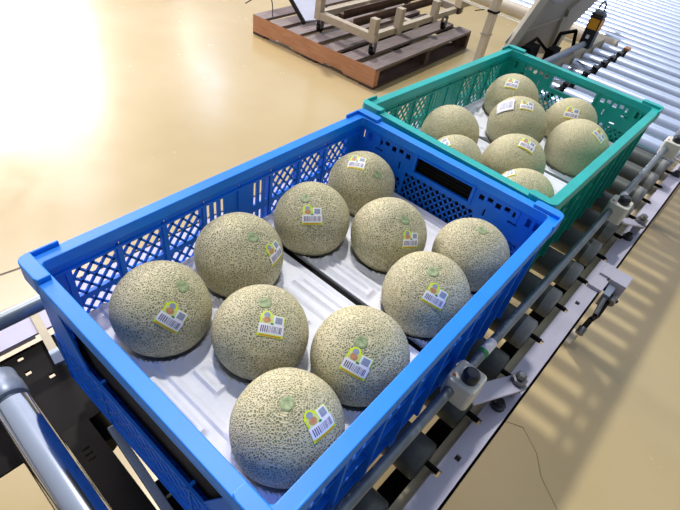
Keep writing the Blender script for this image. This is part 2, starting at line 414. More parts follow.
GREEN_MELONS = [
    ((1.094,0.297,-0.072),0.0645,(0.993, -0.095, 0.063),((-0.559, 0.031, 0.829), (0.815, 0.206, 0.542), 0.027)),
    ((0.981,0.228,-0.072),0.0655,(0.988, 0.128, 0.081),((-0.336, -0.153, 0.929), (0.831, 0.417, 0.369), 0.025)),
    ((1.11,0.15,-0.072),0.06,(0.843, 0.533, -0.08),((-0.719, -0.061, 0.693), (0.669, 0.213, 0.712), 0.027)),
    ((0.999,0.092,-0.072),0.0655,(0.878, -0.454, 0.151),((-0.248, -0.475, 0.844), (0.967, -0.075, 0.242), 0.025)),
    ((0.808,0.304,-0.072),0.0615,(0.998, -0.059, -0.03),None),
    ((0.711,0.238,-0.072),0.057,(0.369, 0.929, 0.041),((-0.514, 0.402, 0.758), (0.671, 0.739, 0.063), 0.027)),
    ((0.812,0.157,-0.072),0.063,(0.604, 0.796, 0.043),((-0.226, -0.246, 0.943), (0.944, 0.182, 0.274), 0.027)),
    ((0.712,0.092,-0.072),0.058,(0.832, 0.553, -0.055),((-0.218, 0.686, 0.694), (0.916, 0.389, -0.097), 0.027))]
SQ = .955
def rind(d, r, extra=0):
    """point of the rind in local direction d (local +Z is the stem end)"""
    th = math.acos(max(-1, min(1, d.z)))
    dim = 1-.030*math.exp(-(th/.11)**2)
    rr = r*dim+extra
    return Vector((d.x*rr, d.y*rr, d.z*rr*SQ))
def melon_mesh(r, mat):
    mb = MB(); nu, nv = 56, 36; vs = []
    vs.append(rind(Vector((0, 0, 1)), r))
    for i in range(1, nv):
        th = PI*i/nv
        for k in range(nu):
            ph = 2*PI*k/nu; d = Vector((math.sin(th)*math.cos(ph), math.sin(th)*math.sin(ph), math.cos(th)))
            w = 1+.006*math.sin(3*ph+1)*math.sin(th)+.004*math.sin(5*ph+2*th)
            vs.append(rind(d, r*w))
    vs.append(rind(Vector((0, 0, -1)), r)); n = len(vs)-1
    fs = [(0, 1+k, 1+(k+1) % nu) for k in range(nu)]
    for i in range(nv-2):
        for k in range(nu):
            a = 1+i*nu; k2 = (k+1) % nu; fs.append((a+k, a+nu+k, a+nu+k2, a+k2))
    a = 1+(nv-2)*nu; fs += [(a+k, n, a+(k+1) % nu) for k in range(nu)]
    mb.add(vs, fs); return mb
class Decal:
    """thin layered patch laid on the rind; u to the right, v up, in metres"""
    def __init__(s, R, r, c, up):
        s.Ri = R.transposed(); s.r = r
        s.c = (s.Ri @ Vector(c)).normalized(); s.up = (s.Ri @ Vector(up)); s.up = (s.up-s.c*s.up.dot(s.c)).normalized()
        s.rt = s.up.cross(s.c); s.mb = MB()
    def pt(s, u, v, e):
        l = math.hypot(u, v)
        d = s.c if l < 1e-9 else s.c*math.cos(l/s.r)+(s.rt*u+s.up*v)/l*math.sin(l/s.r)
        return rind(d.normalized(), s.r*1.006, e)
    def rect(s, u0, u1, v0, v1, e, mat, n=None):
        n = n or max(1, int(max(u1-u0, v1-v0)/.004)+1)
        vs = [s.pt(u0+(u1-u0)*i/n, v0+(v1-v0)*j/n, e) for j in range(n+1) for i in range(n+1)]
        s.mb.add(vs, [(j*(n+1)+i, j*(n+1)+i+1, (j+1)*(n+1)+i+1, (j+1)*(n+1)+i) for j in range(n) for i in range(n)], mat)
    def disc(s, u, v, ru, rv, e, mat, n=16):
        vs = [s.pt(u, v, e)]+[s.pt(u+ru*math.cos(2*PI*k/n), v+rv*math.sin(2*PI*k/n), e) for k in range(n)]
        s.mb.add(vs, [(0, 1+k, 1+(k+1) % n) for k in range(n)], mat)
def sticker(D, w):
    k = w/.0248; e = .0004
    R = lambda u0, u1, v0, v1, n, mat: D.rect(u0*k*.001, u1*k*.001, v0*k*.001, v1*k*.001, e+n*.00012, mat)
    R(-14.5, 14.5, -13, -8.0, 0, 'lime')                     # bottom band
    R(-13.5, 13.5, -11, 11.2, 0, 'lime')
    D.disc(-6.5*k*.001, 10.5*k*.001, 5.5*k*.001, 4.8*k*.001, e, 'lime')   # bump over the fruit picture
    R(-14, 14, -10, 1.0, 1, 'sticker_white')
    R(1, 12.5, 0.5, 10.8, 1, 'sticker_white')
    R(-12, 0, 1.0, 9, 1, 'sticker_lime_pale')
    D.disc(-6.5*k*.001, 10.5*k*.001, 3.4*k*.001, 3.2*k*.001, e+.00025, 'sticker_grey')
    D.disc(-6.2*k*.001, 5*k*.001, 4.2*k*.001, 3.4*k*.001, e+.00025, 'sticker_orange')
    R(3, 11, 2.2, 9.4, 2, 'sticker_grey')                    # plain grey square, no readable code
    R(-1.6, 1.6, .2, 2.2, 2, 'sticker_green')
    rs = random.Random(5); x = -11.5
    while x < 11.2:
        wd = rs.choice((.5, .8, 1.2)); R(x, min(x+wd, 11.6), -8.2, -1.2, 2, 'sticker_ink'); x += wd+rs.choice((.6, .9, 1.1))
    R(-12, 12, -12.2, -11.2, 1, 'sticker_red')
def paper_label(D):
    e = .0016
    D.rect(-.019, .019, -.0155, .0155, e, 'sticker_white')
    rs = random.Random(9); x = -.011
    while x < .015:
        wd = rs.choice((.0006, .001, .0014)); D.rect(x, x+wd, -.010, .009, e+.0002, 'sticker_grey', 3); x += wd+rs.choice((.0007, .001))
meshes = {}
def make_melon(c, r, stem, st, mat, label, group, scar=True, extra=None):
    z = Vector(stem).normalized(); R = z.to_track_quat('Z', 'Y').to_matrix()
    o = melon_mesh(r, mat).build('melon', mat, smooth='all', loc=(c[0], c[1], c[2]+Z0))
    o.rotation_euler = R.to_euler()
    tag(o, label, 'melon', group)
    if scar:
        D = Decal(R, r, stem, (0.3, .9, .2) if abs(stem[1]) < .9 else (1, 0, 0))
        n = 20; vs = [rind(Vector((0, 0, 1)), r*1.004, .0004)]
        prof = ((.0030, .0005), (.0060, .0009), (.0076, .0003))
        for rad, ex in prof:
            for k in range(n):
                a = 2*PI*k/n; w = rad*(1+.05*math.sin(3*a+c[0]*40)+.03*math.sin(5*a)); t = w/r
                vs.append(rind(Vector((math.sin(t)*math.cos(a), math.sin(t)*math.sin(a), math.cos(t))), r*1.004, ex))
        fs = [(0, 1+k, 1+(k+1) % n) for k in range(n)]
        for i in range(2): fs += [(1+i*n+k, 1+(i+1)*n+k, 1+(i+1)*n+(k+1) % n, 1+i*n+(k+1) % n) for k in range(n)]
        MB().add(vs, fs).build('stem_scar', 'stem', o, smooth='all')
    if st:
        D = Decal(R, r, st[0], st[1]); sticker(D, st[2]); D.mb.build('price_sticker', None, o)
    if extra:
        D = Decal(R, r, extra[0], extra[1]); paper_label(D); s = D.mb.build('paper_label', None, o); s['label'] = 'large white paper label with a grey barcode'
    return o
BL = ['melon in the left corner of the blue crate, its lower left side in bluish shade',
      'melon against the far long wall of the blue crate, right behind the left corner melon',
      'central melon of the front foam tray in the blue crate',
      'melon beside the near right wall of the blue crate, in the front tray',
      'nearest melon, in the near corner of the blue crate, sticker on its right',
      'melon just beyond the tray gap, near the far long wall of the blue crate',
      'melon in the farthest corner of the blue crate, sticker on its top',
      'central melon of the rear foam tray in the blue crate',
      'melon without a sticker in the right corner of the blue crate',
      'melon in the rear tray beside the near right rim of the blue crate']
GL = ['melon in the far top corner of the green crate, white sticker on its crown',
      'melon with a large white barcode label and a small sticker in the green crate',
      'melon in front of the hand hole at the back of the green crate',
      'plain broad melon at the right rim of the green crate, yellowish patch on its side',
      'melon without a sticker by the far long wall of the green crate, on the left',
      'melon partly behind the near end of the green crate, below the stickerless one',
      'middle melon in the front tray of the green crate, sticker at its upper right',
      'melon mostly hidden behind the rim where the blue and green crates meet']
for q, lb in zip(BLUE_MELONS, BL): make_melon(*q, 'melon', lb, 'netted melons in the blue crate')
for i, (q, lb) in enumerate(zip(GREEN_MELONS, GL)):
    make_melon(*q, 'melon_far', lb, 'netted melons in the green crate', scar=False,
               extra=((-.538, .468, .701), (.832, .425, .355)) if i == 1 else None)

# ------------------------------------------------------------------ foam trays (pressed cups and ridges)
def sm(a, b, x):
    t = max(0, min(1, (x-a)/(b-a))); return t*t*(3-2*t)
def make_tray(x0, x1, y0, y1, cups, origin, rz, label, cz=-.075):
    nx, ny = int((x1-x0)/.0032), int((y1-y0)/.0032)
    base = -.112
    def h(x, y):
        z = base
        # stamped ridges: long bars across the tray, short struts and small rounded squares
        fy = (y-y0)/(y1-y0); fx = (x-x0)/(x1-x0)
        g = 0
        for (u, v, a, b) in ((.5, .10, .050, .016), (.5, .90, .050, .016), (.08, .5, .012, .050), (.92, .5, .012, .050), (.27, .5, .013, .024), (.73, .5, .013, .024), (.5, .27, .018, .012), (.5, .73, .018, .012)):
            dx, dy = abs(x-(x0+u*(x1-x0))), abs(y-(y0+v*(y1-y0)))
            d = max(dx-a, dy-b)
            g = max(g, .0055*(1-sm(-.0035, .0015, d)))
            d2 = max(dx-a+.008, dy-b+.008); g -= .0035*(1-sm(-.003, .001, d2)) if d2 < .001 else 0
        z += g
        for xx in (.16, .84):
            z += .004*(1-sm(.002, .006, abs(x-(x0+xx*(x1-x0)))))
        for (cx, cy, cr) in cups:
            d = math.hypot(x-cx, y-cy); R = cr+.0042
            lip = .007*math.exp(-((d-(cr*.93))/.0055)**2)
            z2 = max(z, base)+lip if d > cr*.80 else base+lip
            if d < R:
                zs = cz-math.sqrt(max(0, R*R-d*d))
                z = min(z2, zs) if d < cr*.95 else z2
            else: z = z2
        for (cx, cy, cr) in cups:
            d = math.hypot(x-cx, y-cy); R = cr+.0042
            if d < R: z = min(z, cz-math.sqrt(R*R-d*d)*.99)
        edge = min(x-x0, x1-x, y-y0, y1-y)
        z += .003*(1-sm(.002, .006, edge))
        return max(z, -.150)
    vs, fs = [], []
    for j in range(ny+1):
        for i in range(nx+1):
            x = x0+(x1-x0)*i/nx; y = y0+(y1-y0)*j/ny; vs.append((x, y, h(x, y)))
    W_ = nx+1
    for j in range(ny):
        for i in range(nx): fs.append((j*W_+i, j*W_+i+1, (j+1)*W_+i+1, (j+1)*W_+i))
    rim_ = [i for i in range(W_)]+[j*W_+nx for j in range(1, ny+1)]+[ny*W_+i for i in range(nx-1, -1, -1)]+[j*W_ for j in range(ny-1, 0, -1)]
    n0 = len(vs)
    for k in rim_: vs.append((vs[k][0], vs[k][1], -.124))
    n = len(rim_)
    for k in range(n): fs.append((rim_[k], n0+k, n0+(k+1) % n, rim_[(k+1) % n]))
    o = MB().add(vs, fs).build('foam_tray', 'foam', loc=(origin[0], origin[1], Z0), rot=(0, 0, rz), smooth=True)
    tag(o, label, 'tray', 'white foam melon trays')
    for fx in (x0+.009, x1-.009):
        for fy in (y0+.009, y1-.009):
            MB().prism(rrect(fx-.007, fx+.007, fy-.007, fy+.007, .003, 3), -.209, base-.003).build('foot', 'foam', o)
    return o
bc = [(q[0][0], q[0][1], q[1]) for q in BLUE_MELONS]
make_tray(.0185, .318, .0185, .3815, bc[:5], (0, 0), 0, 'white foam tray at the near end of the blue crate')
make_tray(.331, .5895, .0185, .3815, bc[5:], (0, 0), 0, 'white foam tray at the far end of the blue crate')
def toloc(q):
    x, y = q[0][0]-G0[0], q[0][1]-G0[1]; c, s = math.cos(TH2), math.sin(TH2)
    return (x*c+y*s, -x*s+y*c, q[1])
gc = [toloc(q) for q in GREEN_MELONS]
make_tray(.0185, .300, .0185, .3815, gc[4:], G0, TH2, 'white foam tray at the near end of the green crate', -.072)
make_tray(.311, .5895, .0185, .3815, gc[:4], G0, TH2, 'white foam tray at the far end of the green crate', -.072)

# ------------------------------------------------------------------ conveyor under the crates (s along, t across)
TH = -.032
cv = empty('roller_conveyor', (0, 0, 0), TH)
tag(cv, 'long gravity roller conveyor carrying both melon crates', 'conveyor')
def C(mb, nm, mat, parent=cv, **k): return mb.build(nm, mat, parent, **k)
def zr(z): return z+Z0
RR = .031; RZ = -.2185-RR-.0005
def roller(mb, s, t0, t1, z, r, body, end, endlen=.022):
    l = abs(t1-t0); f = endlen/l; a, b = (s, t0, z), (s, t1, z)
    mb.lathe(a, b, [(0, r*.80), (.003/l, r*.97), (.006/l, r), (f, r)], 24, end)
    mb.lathe((s, t0+endlen, z), (s, t1-endlen, z), [(0, r), (1, r)], 24, body)
    mb.lathe((s, t1-endlen, z), b, [(0, r), (1-.006/endlen, r), (1-.003/endlen, r*.97), (1, r*.8)], 24, end)
s_list = [.1625+.1125*k for k in range(13)]
for i, s in enumerate(s_list):
    mb = MB(); roller(mb, s, -.032, .475, zr(RZ), RR, 'roller_grey' if s < 1.2 else 'roller_grey', 'roller_end' if s > .6 else 'roller_grey')
    o = mb.build('roller', None, cv, smooth=True)
    MB().tube((s, -.052, zr(-.245)), (s, -.028, zr(-.245)), .0045, 6, 'black').build('axle', None, o)
def frame_side(sgn, t_in, t_out, s0, s1, nm):
    mb = MB(); hs = [(s-.007, s+.007, t_in, t_in+.008) for s in s_list] if sgn < 0 else []
    lo, hi = min(t_in, t_out), max(t_in, t_out)
    hs = [(s-.006, s+.006, hi-.010, hi+.001) for s in s_list if s0 < s < s1] if sgn < 0 else []
    hs += [(s+.035, s+.045, lo+.018, lo+.026) for s in (s_list[1], s_list[5], s_list[9])] if sgn < 0 else []
    plate(mb, s0, s1, lo, hi, hs, zr(-.250), zr(-.246), 'z')
    to = t_out; mb.box(s0, s1, min(to, to-sgn*.004), max(to, to-sgn*.004), zr(-.33), zr(-.246))
    mb.box(s0, s1, min(to, to-sgn*.03), max(to, to-sgn*.03), zr(-.33), zr(-.326))
    return C(mb, nm, 'lilac')
frame_side(-1, -.046, -.083, -.35, 1.62, 'side_frame')
frame_side(1, .505, .585, .052, 1.62, 'side_frame')
mb = MB()
mb.box(-.35, 1.57, -.046, -.031, zr(-.268), zr(-.264)); mb.box(-.35, 1.57, -.046, -.043, zr(-.31), zr(-.255))
C(mb, 'inner_ledge', 'cream')
C(MB().box(-.35, 1.57, -.028, .0, zr(-.33), zr(-.305)), 'belt_guard', 'black')
mb = MB()

for s in (.5, 1.5):
    C(MB().box(s-.02, s+.02, -.08, .58, zr(-.37), zr(-.332)), 'cross_member', 'black')
    for t in (-.062, .545):
        mb = MB(); mb.box(s-.02, s+.02, t-.02, t+.02, .02, zr(-.33)); mb.box(s-.045, s+.045, t-.045, t+.045, 0, .02)
        C(mb, 'leg', 'beige')
# guide rails
for t, s0, s1, r in ((-.0036, -.45, 1.80, .0075), (.477, -.9, .055, .0115)):
    mb = MB().tube((s0, t if t > 0 else t+.0, zr(-.150)), (s1, t-.0, zr(-.150)), r, 16)
    g = C(mb, 'guide_rail', 'steel_dark', smooth=True)
    if t < .1:
        for s in (.415, 1.035):
            m2 = MB()
            a, b = (s, t, zr(-.150)), (s+.034, t, zr(-.150))
            m2.tube(a, b, r+.0007, 16, 'sticker_white').tube((s, t, zr(-.150)), (s+.008, t, zr(-.150)), r+.001, 16, 'sticker_green')
            x = m2.build('rail_tag', None, g, smooth=True); x['label'] = 'small white tag with a green band wrapped on the rail'
# clamps with bracket arms
for i, s in enumerate((.350, .990, 1.43)):
    t = -.008
    mb = MB()
    P = rrect(s-.022, s+.022, t-.026, t+.017, .007)
    mb.prism(P, zr(-.172), zr(-.128))
    k = C(mb, 'rail_clamp', 'white_plastic', bevel=.003)
    m2 = MB().lathe((s-.002, t-.008, zr(-.129)), (s-.002, t-.008, zr(-.112)), [(0, .0115), (.15, .012), (.7, .012), (.85, .0105), (1, .008)], 16, 'knob')
    m2.build('clamp_knob', None, k, smooth=True)
    MB().tube((s-.012, t+.010, zr(-.129)), (s-.012, t+.010, zr(-.1265)), .0022, 10, 'sticker_red').build('dot', None, k)
    m2 = MB(); a = (s+.005, t-.016, zr(-.172)); b = (s+.128, -.064, zr(-.222))
    m2.bar(a, b, .030, .004); m2.bar((b[0]-.002, b[1], zr(-.246)), (b[0]-.002, b[1], zr(-.220)), .018, .018, up=(1, 0, 0))
    m2.build('bracket_arm', 'lilac', k, bevel=.0015)
    m2 = MB().lathe((b[0]-.004, b[1]+.001, zr(-.222)), (b[0]-.004, b[1]+.001, zr(-.194)), [(0, .017), (.12, .017), (.14, .0125), (.62, .0125), (.64, .008), (.95, .008), (1, .006)], 6, 'nut')
    m2.build('bolt', None, k)
    m2 = MB().lathe((s+.085, -.060, zr(-.246)), (s+.085, -.060, zr(-.232)), [(0, .012), (.4, .012), (.45, .008), (1, .007)], 12, 'knob')
    m2.build('lower_bolt', None, k, smooth=True)
# latch bracket hanging off the outer flange
lb = MB(); lb.box(.890, .935, -.118, -.060, zr(-.2455), zr(-.241)); lb.box(.830, .872, -.084, -.054, zr(-.2455), zr(-.238))
lb.box(.888, .892, -.118, -.084, zr(-.275), zr(-.241))
lk = C(lb, 'latch_bracket', 'lilac', bevel=.001)
m2 = MB(); m2.box(.846, .886, -.102, -.088, zr(-.285), zr(-.252), 'bluegrey'); m2.tube((.845, -.096, zr(-.262)), (.800, -.100, zr(-.275)), .005, 10, 'nut')
m2.tube((.850, -.110, zr(-.268)), (.880, -.110, zr(-.268)), .008, 12, 'nut'); m2.tube((.868, -.084, zr(-.256)), (.868, -.120, zr(-.270)), .004, 8, 'black')
m2.build('clevis', None, lk)
m2 = MB().path([(.852, -.104, zr(-.27)), (.815, -.104, zr(-.285)), (.778, -.098, zr(-.275)), (.752, -.096, zr(-.290))], .0055, 10, 'black')
m2.tube((.760, -.096, zr(-.287)), (.746, -.096, zr(-.294)), .008, 12, 'nut')
m2.build('lever', None, lk, smooth=True)

# ------------------------------------------------------------------ transfer end on the left
tr = empty('drive_unit', (0, 0, 0), TH)
tag(tr, 'dark drive unit of the conveyor with polished steel roller, left of the blue crate', 'conveyor')
def T_(mb, nm, mat=None, **k): return mb.build(nm, mat, tr, **k)
cz_ = zr(-.200)
mb = MB().lathe((-.081, -.25, cz_), (-.081, .385, cz_), [(0, .021), (.003, .0225), (.994, .0225), (1, .0195)], 40)
cr = T_(mb, 'chrome_roller', 'chrome', smooth=True); cr['label'] = 'polished steel roller'
MB().lathe((-.081, .385, cz_), (-.081, .435, cz_), [(0, .016), (.10, .016), (.12, .0215), (.2, .0235), (.55, .0235), (.6, .0225), (.95, .0225), (1, .019)], 40, 'bluegrey').build('end_cap', None, cr, smooth=True)
mb = MB(); hs = [(-.045, -.037, .497, .505), (-.047, -.039, .466, .474), (-.025, -.017, .440, .448), (-.004, .004, .466, .474), (.000, .008, .496, .504), (.018, .026, .425, .432)]
plate(mb, -.25, .036, .345, .514, hs, zr(-.268), zr(-.264), 'z')
T_(mb, 'slotted_plate', 'black')
mb = MB(); mb.bar((.010, .585, zr(-.243)), (-.004, .455, zr(-.243)), .012, .003, 'cream'); mb.bar((-.003, .465, zr(-.240)), (-.006, .440, zr(-.243)), .013, .006, 'bluegrey')
T_(mb, 'strap')
mb = MB(); hs = [(-.046, -.036, .303-j*.009, .306-j*.009) for j in range(3)]
plate(mb, -.056, -.018, .05, .345, hs, zr(-.262), zr(-.258), 'z'); mb.box(-.020, -.018, .05, .31, zr(-.30), zr(-.262))
T_(mb, 'side_plate', 'brown_plate')
mb = MB().bar((-.004, .302, zr(-.246)), (-.014, .10, zr(-.246)), .011, .012)
T_(mb, 'guide_bar', 'bluegrey', bevel=.001)
mb = MB().box(-.004, .050, .04, .205, zr(-.30), zr(-.255), 'black').box(-.002, .04, .176, .179, zr(-.255), zr(-.252), 'cream').box(-.004, .05, .12, .150, zr(-.255), zr(-.249), 'black_gloss')
T_(mb, 'motor_block')
mb = MB().lathe((-.018, .315, zr(-.31)), (-.018, .42, zr(-.31)), [(0, .02), (.05, .026), (.95, .026), (1, .02)], 24)
T_(mb, 'idler_roller', 'black', smooth=True)
mb = MB().box(-.9, -.02, .385, .408, zr(-.33), zr(-.30)).box(-.9, -.115, .19, .215, zr(-.33), zr(-.29)).box(-.20, -.17, .215, .385, zr(-.33), zr(-.30))
T_(mb, 'bearer', 'black')
mb = MB().box(-.16, -.105, .03, .245, zr(-.285), zr(-.28)).box(-.9, .045, .515, .585, zr(-.250), zr(-.246)).box(-.9, .0, .581, .585, zr(-.33), zr(-.246)).box(-.16, -.075, .44, .47, zr(-.246), zr(-.238))
T_(mb, 'frame_plate', 'lilac')
mb = MB()
for a, b in ((-.8, .397), (-.8, .56), (-.03, .397)): mb.box(a-.02, a+.02, b-.02, b+.02, 0, zr(-.31))
T_(mb, 'stand', 'black')
# wide roller conveyor beyond
wc = empty('roller_conveyor', (0, 0, 0), TH)
tag(wc, 'wide conveyor of bright polished steel rollers behind the green crate', 'conveyor')
k = 0; s = 1.6350
fz = zr(-.2185-.037)
while s < 5.2:
    t1 = .392 if s < 2.43 else 1.28
    mb = MB().tube((s, -.034, fz), (s, t1, fz), .037, 24, 'chrome_far', ch=.003)
    mb.build('roller', None, wc, smooth=True)
    if s < 2.43:
        mb = MB().tube((s, .412, zr(-.245)), (s, .500, zr(-.245)), .026, 16, 'chrome_far', ch=.003); mb.build('short_roller', None, wc, smooth=True)
    s += .1125 if s < 2.4 else .0900
def W(mb, nm, mat=None, **k): return mb.build(nm, mat, wc, **k)
mb = MB().box(1.64, 2.46, .398, .409, zr(-.255), zr(-.222), 'black')
s = 1.66
while s < 2.42: mb.box(s, s+.03, .394, .413, zr(-.224), zr(-.214), 'black_gloss'); s += .0970
mb.box(2.43, 2.47, .392, .415, zr(-.222), zr(-.212), 'wood_side')
W(mb, 'chain_strip')
mb = MB().box(1.63, 2.43, .503, .545, zr(-.30), zr(-.205))
W(mb, 'side_beam', 'beige')
mb = MB().tube((2.475, .46, zr(-.235)), (2.475, 1.33, zr(-.235)), .030, 20)
W(mb, 'end_beam', 'beige', smooth=True)
W(MB().box(1.63, 5.2, -.083, -.046, zr(-.33), zr(-.246)), 'side_frame', 'lilac')
W(MB().box(2.52, 5.2, 1.29, 1.33, zr(-.33), zr(-.2)), 'side_frame', 'beige')
mb = MB().box(2.5, 5.2, .6, .64, zr(-.40), zr(-.305))
W(mb, 'under_frame', 'black')
for a, b in ((2.6, -.066), (5.1, -.066), (5.1, 1.31)):
    W(MB().box(a-.03, a+.03, b-.03, b+.03, 0, zr(-.33)), 'leg', 'beige')
# guide bar and clutter by the sensor
mb = MB().tube((1.60, .478, zr(-.150)), (2.036, .478, zr(-.150)), .011, 16)
W(mb, 'guide_rail', 'bluegrey', smooth=True)
mb = MB().box(1.72, 1.80, .555, .59, zr(-.21), zr(-.14), 'black').path([(1.66, .57, zr(-.19)), (1.72, .59, zr(-.15)), (1.82, .585, zr(-.13)), (1.90, .56, zr(-.18))], .006, 8, 'black')
mb.box(1.86, 1.93, .52, .55, zr(-.204), zr(-.16), 'black').path([(1.92, .55, zr(-.18)), (1.98, .56, zr(-.13)), (2.05, .53, zr(-.12)), (2.05, .51, zr(-.20))], .007, 8, 'black')
W(mb, 'cable_and_joint')
# sensor
sr = empty('light_sensor', (0, 0, 0), TH)
tag(sr, 'small black box sensor with amber label upright on the guide bar', 'sensor')
A = Vector((2.055, .478, zr(-.160))); Bv = Vector((2.055, .478, zr(-.035)))
mb = MB().box(2.040, 2.080, .455, .500, zr(-.165), zr(-.040)); mb.build('casing', 'black_gloss', sr, bevel=.003)
MB().box(2.0385, 2.0400, .460, .495, zr(-.095), zr(-.058), 'orange_label').box(2.040, 2.0795, .4535, .4550, zr(-.095), zr(-.058), 'orange_label').build('amber_label', None, sr)
MB().box(2.0385, 2.0400, .472, .484, zr(-.130), zr(-.116), 'sticker_white').build('lens', None, sr)
MB().box(2.045, 2.075, .460, .495, zr(-.040), zr(-.030), 'bluegrey').build('top_cap', None, sr)
n = 10; pts = [(2.06, .478+.011*math.cos(PI*k/n), zr(-.030)+.030*math.sin(PI*k/n)) for k in range(n+1)]
MB().path(pts, .003, 8, 'black_gloss').build('wire_loop', None, sr)

# ------------------------------------------------------------------ beige machine behind the green crate
mc = empty('packing_machine', (0, 0, 0), TH)
tag(mc, 'beige steel machine with upright post and slanting grey chute, behind the green crate', 'machine')
def K(mb, nm, mat=None, **k): return mb.build(nm, mat, mc, **k)
mb = MB().box(1.783, 1.813, .758, .788, .0, zr(.25)).box(1.75, 1.845, .725, .82, 0, .01)
p_ = K(mb, 'post', 'beige', bevel=.003)
MB().box(1.780, 1.816, .755, .791, zr(-.095), zr(-.088), 'black').path([(1.772, .80, zr(-.09)), (1.74, .82, zr(-.095))], .002, 6, 'black').build('cable_tie', None, p_)
MB().box(1.780, 1.816, .755, .791, zr(-.175), zr(-.171), 'beige_panel').build('band', None, p_)
mb = MB().tube((1.80, .80, zr(.02)), (1.80, .80, zr(.02)+.001), .01).tube((1.70, .62, zr(.008)), (2.3, .72, zr(.008)), .03, 20)
K(MB().tube((1.79, .79, zr(-.01)), (1.95, .60, zr(-.01)), .022, 20), 'cross_pipe', 'white_board', smooth=True)
# chute side: polygon in the plane t = .62 (s, z)
Tm = Matrix(((1, 0, 0, 0), (0, 0, 1, .62), (0, 1, 0, Z0), (0, 0, 0, 1)))
mb = MB().prism([(1.625, -.12), (1.70, -.17), (2.19, -.27), (2.27, -.16), (2.466, -.083), (2.75, .03), (2.75, .22), (1.95, .22), (1.80, .0)], -.002, .002, T=Tm)
K(mb, 'chute_panel', 'beige_panel')
mb = MB().bar((1.635, .612, zr(-.165)), (1.90, .612, zr(.10)), .016, .060, up=(1, 0, -1))
mb.bar((1.635, .612, zr(-.165)), (1.64, .612, zr(-.45)), .03, .06, up=(1, 0, 0))
K(mb, 'slanting_rail', 'beige', bevel=.002)
mb = MB().bar((2.13, .612, zr(-.255)), (2.12, .612, zr(-.10)), .012, .085, up=(1, 0, 0)).bar((2.12, .612, zr(-.10)), (2.55, .612, zr(.03)), .014, .05, up=(0, 0, 1))
K(mb, 'rear_rail', 'beige_panel')
mb = MB().bar((1.66, .616, zr(-.105)), (2.12, .616, zr(-.105)), .006, .004).box(1.70, 2.10, .60, .615, zr(-.26), zr(-.245))
K(mb, 'fold_line', 'beige')
mb = MB()
for a in (1.64, 2.14): mb.box(a-.025, a+.025, .615, .665, 0, zr(-.2))
K(mb, 'leg', 'beige')

# ------------------------------------------------------------------ pallet and trolley frame
pa = empty('wooden_pallet', (2.552, 1.664, 0), .035)
tag(pa, 'worn wooden pallet on the floor with a steel frame on it', 'pallet')
PL, PW, PH = 1.37, 1.13, .14
bw = .118; gap = (PW-7*bw)/6
for k in range(7):
    y = k*(bw+gap); mb = MB().box(.0, PL, y, y+bw, PH-.020, PH)
    mb.build('deck_board', 'wood_top', pa, bevel=.002)
    if k in (0, 3, 6): MB().box(.0, PL, y, y+bw, .0, .018).build('bottom_board', 'wood_dark', pa, bevel=.002)
for j, x in enumerate((.0, PL/2-.025, PL-.05)):
    mb = MB()
    prof = [(.0, .018), (PW, .018), (PW, PH-.02), (0, PH-.02)]
    prof = [(0, .018), (.25, .018), (.27, .032), (.42, .032), (.44, .018), (.72, .018), (.74, .032), (.89, .032), (.91, .018), (PW, .018), (PW, PH-.02), (0, PH-.02)]
    Tp = Matrix(((0, 0, 1, x), (1, 0, 0, 0), (0, 1, 0, 0), (0, 0, 0, 1)))
    mb.prism(prof, 0, .05, T=Tp)
    if j == 0:
        mb.prism([(0, PH-.02), (PW, PH-.02), (PW, PH-.0005), (0, PH-.0005)], -.0005, .0, T=Tp)
    mb.build('stringer', 'wood_side' if j == 0 else 'wood_dark', pa)
tf = empty('trolley_frame', (2.70, 1.835, PH), .03)
tag(tf, 'low cream steel trolley frame standing on the wooden pallet', 'trolley')
def F(mb, nm, mat='trolley', **k): return mb.build(nm, mat, tf, **k)
hz = .095
F(MB().box(-.02, .03, -.03, .50, hz, hz+.05), 'end_bar', bevel=.003)
F(MB().box(.03, 1.25, .19, .24, hz+.02, hz+.05).box(.03, 1.25, .19, .198, hz+.02, hz+.08), 'angle_rail', 'rust')
F(MB().box(.10, 1.25, .33, .38, hz+.02, hz+.05).box(.10, 1.25, .33, .338, hz+.02, hz+.08), 'angle_rail', 'rust')
F(MB().box(.03, 1.20, .47, .51, hz, hz+.04), 'side_bar')
F(MB().box(.03, 1.20, .0, .04, hz, hz+.04), 'side_bar')
F(MB().box(1.20, 1.25, -.02, .50, hz, hz+.05), 'end_bar')
F(MB().box(.55, .60, .0, .5, hz-.02, hz+.02), 'middle_bar', 'beige')
for x, y, z in ((0, .0, .24), (.30, .0, .26), (.80, .0, .24), (1.2, .0, .40), (0, .47, .85), (1.2, .47, .60)):
    F(MB().box(x-.022, x+.028, y-.02, y+.03, .09, z), 'post', 'trolley' if x < 1 else 'rust', bevel=.002)
for x, y in ((.02, -.0), (1.0, -.0), (.02, .47), (1.18, .47)):
    w = F(MB().tube((x, y-.012, .026), (x, y+.012, .026), .026, 20), 'caster_wheel', 'black', smooth=True)
    MB().box(x-.018, x+.018, y-.02, y-.016, .03, .1).box(x-.018, x+.018, y+.016, y+.02, .03, .1).box(x-.02, x+.02, y-.02, y+.02, .09, .1).build('caster_fork', 'nut', w)
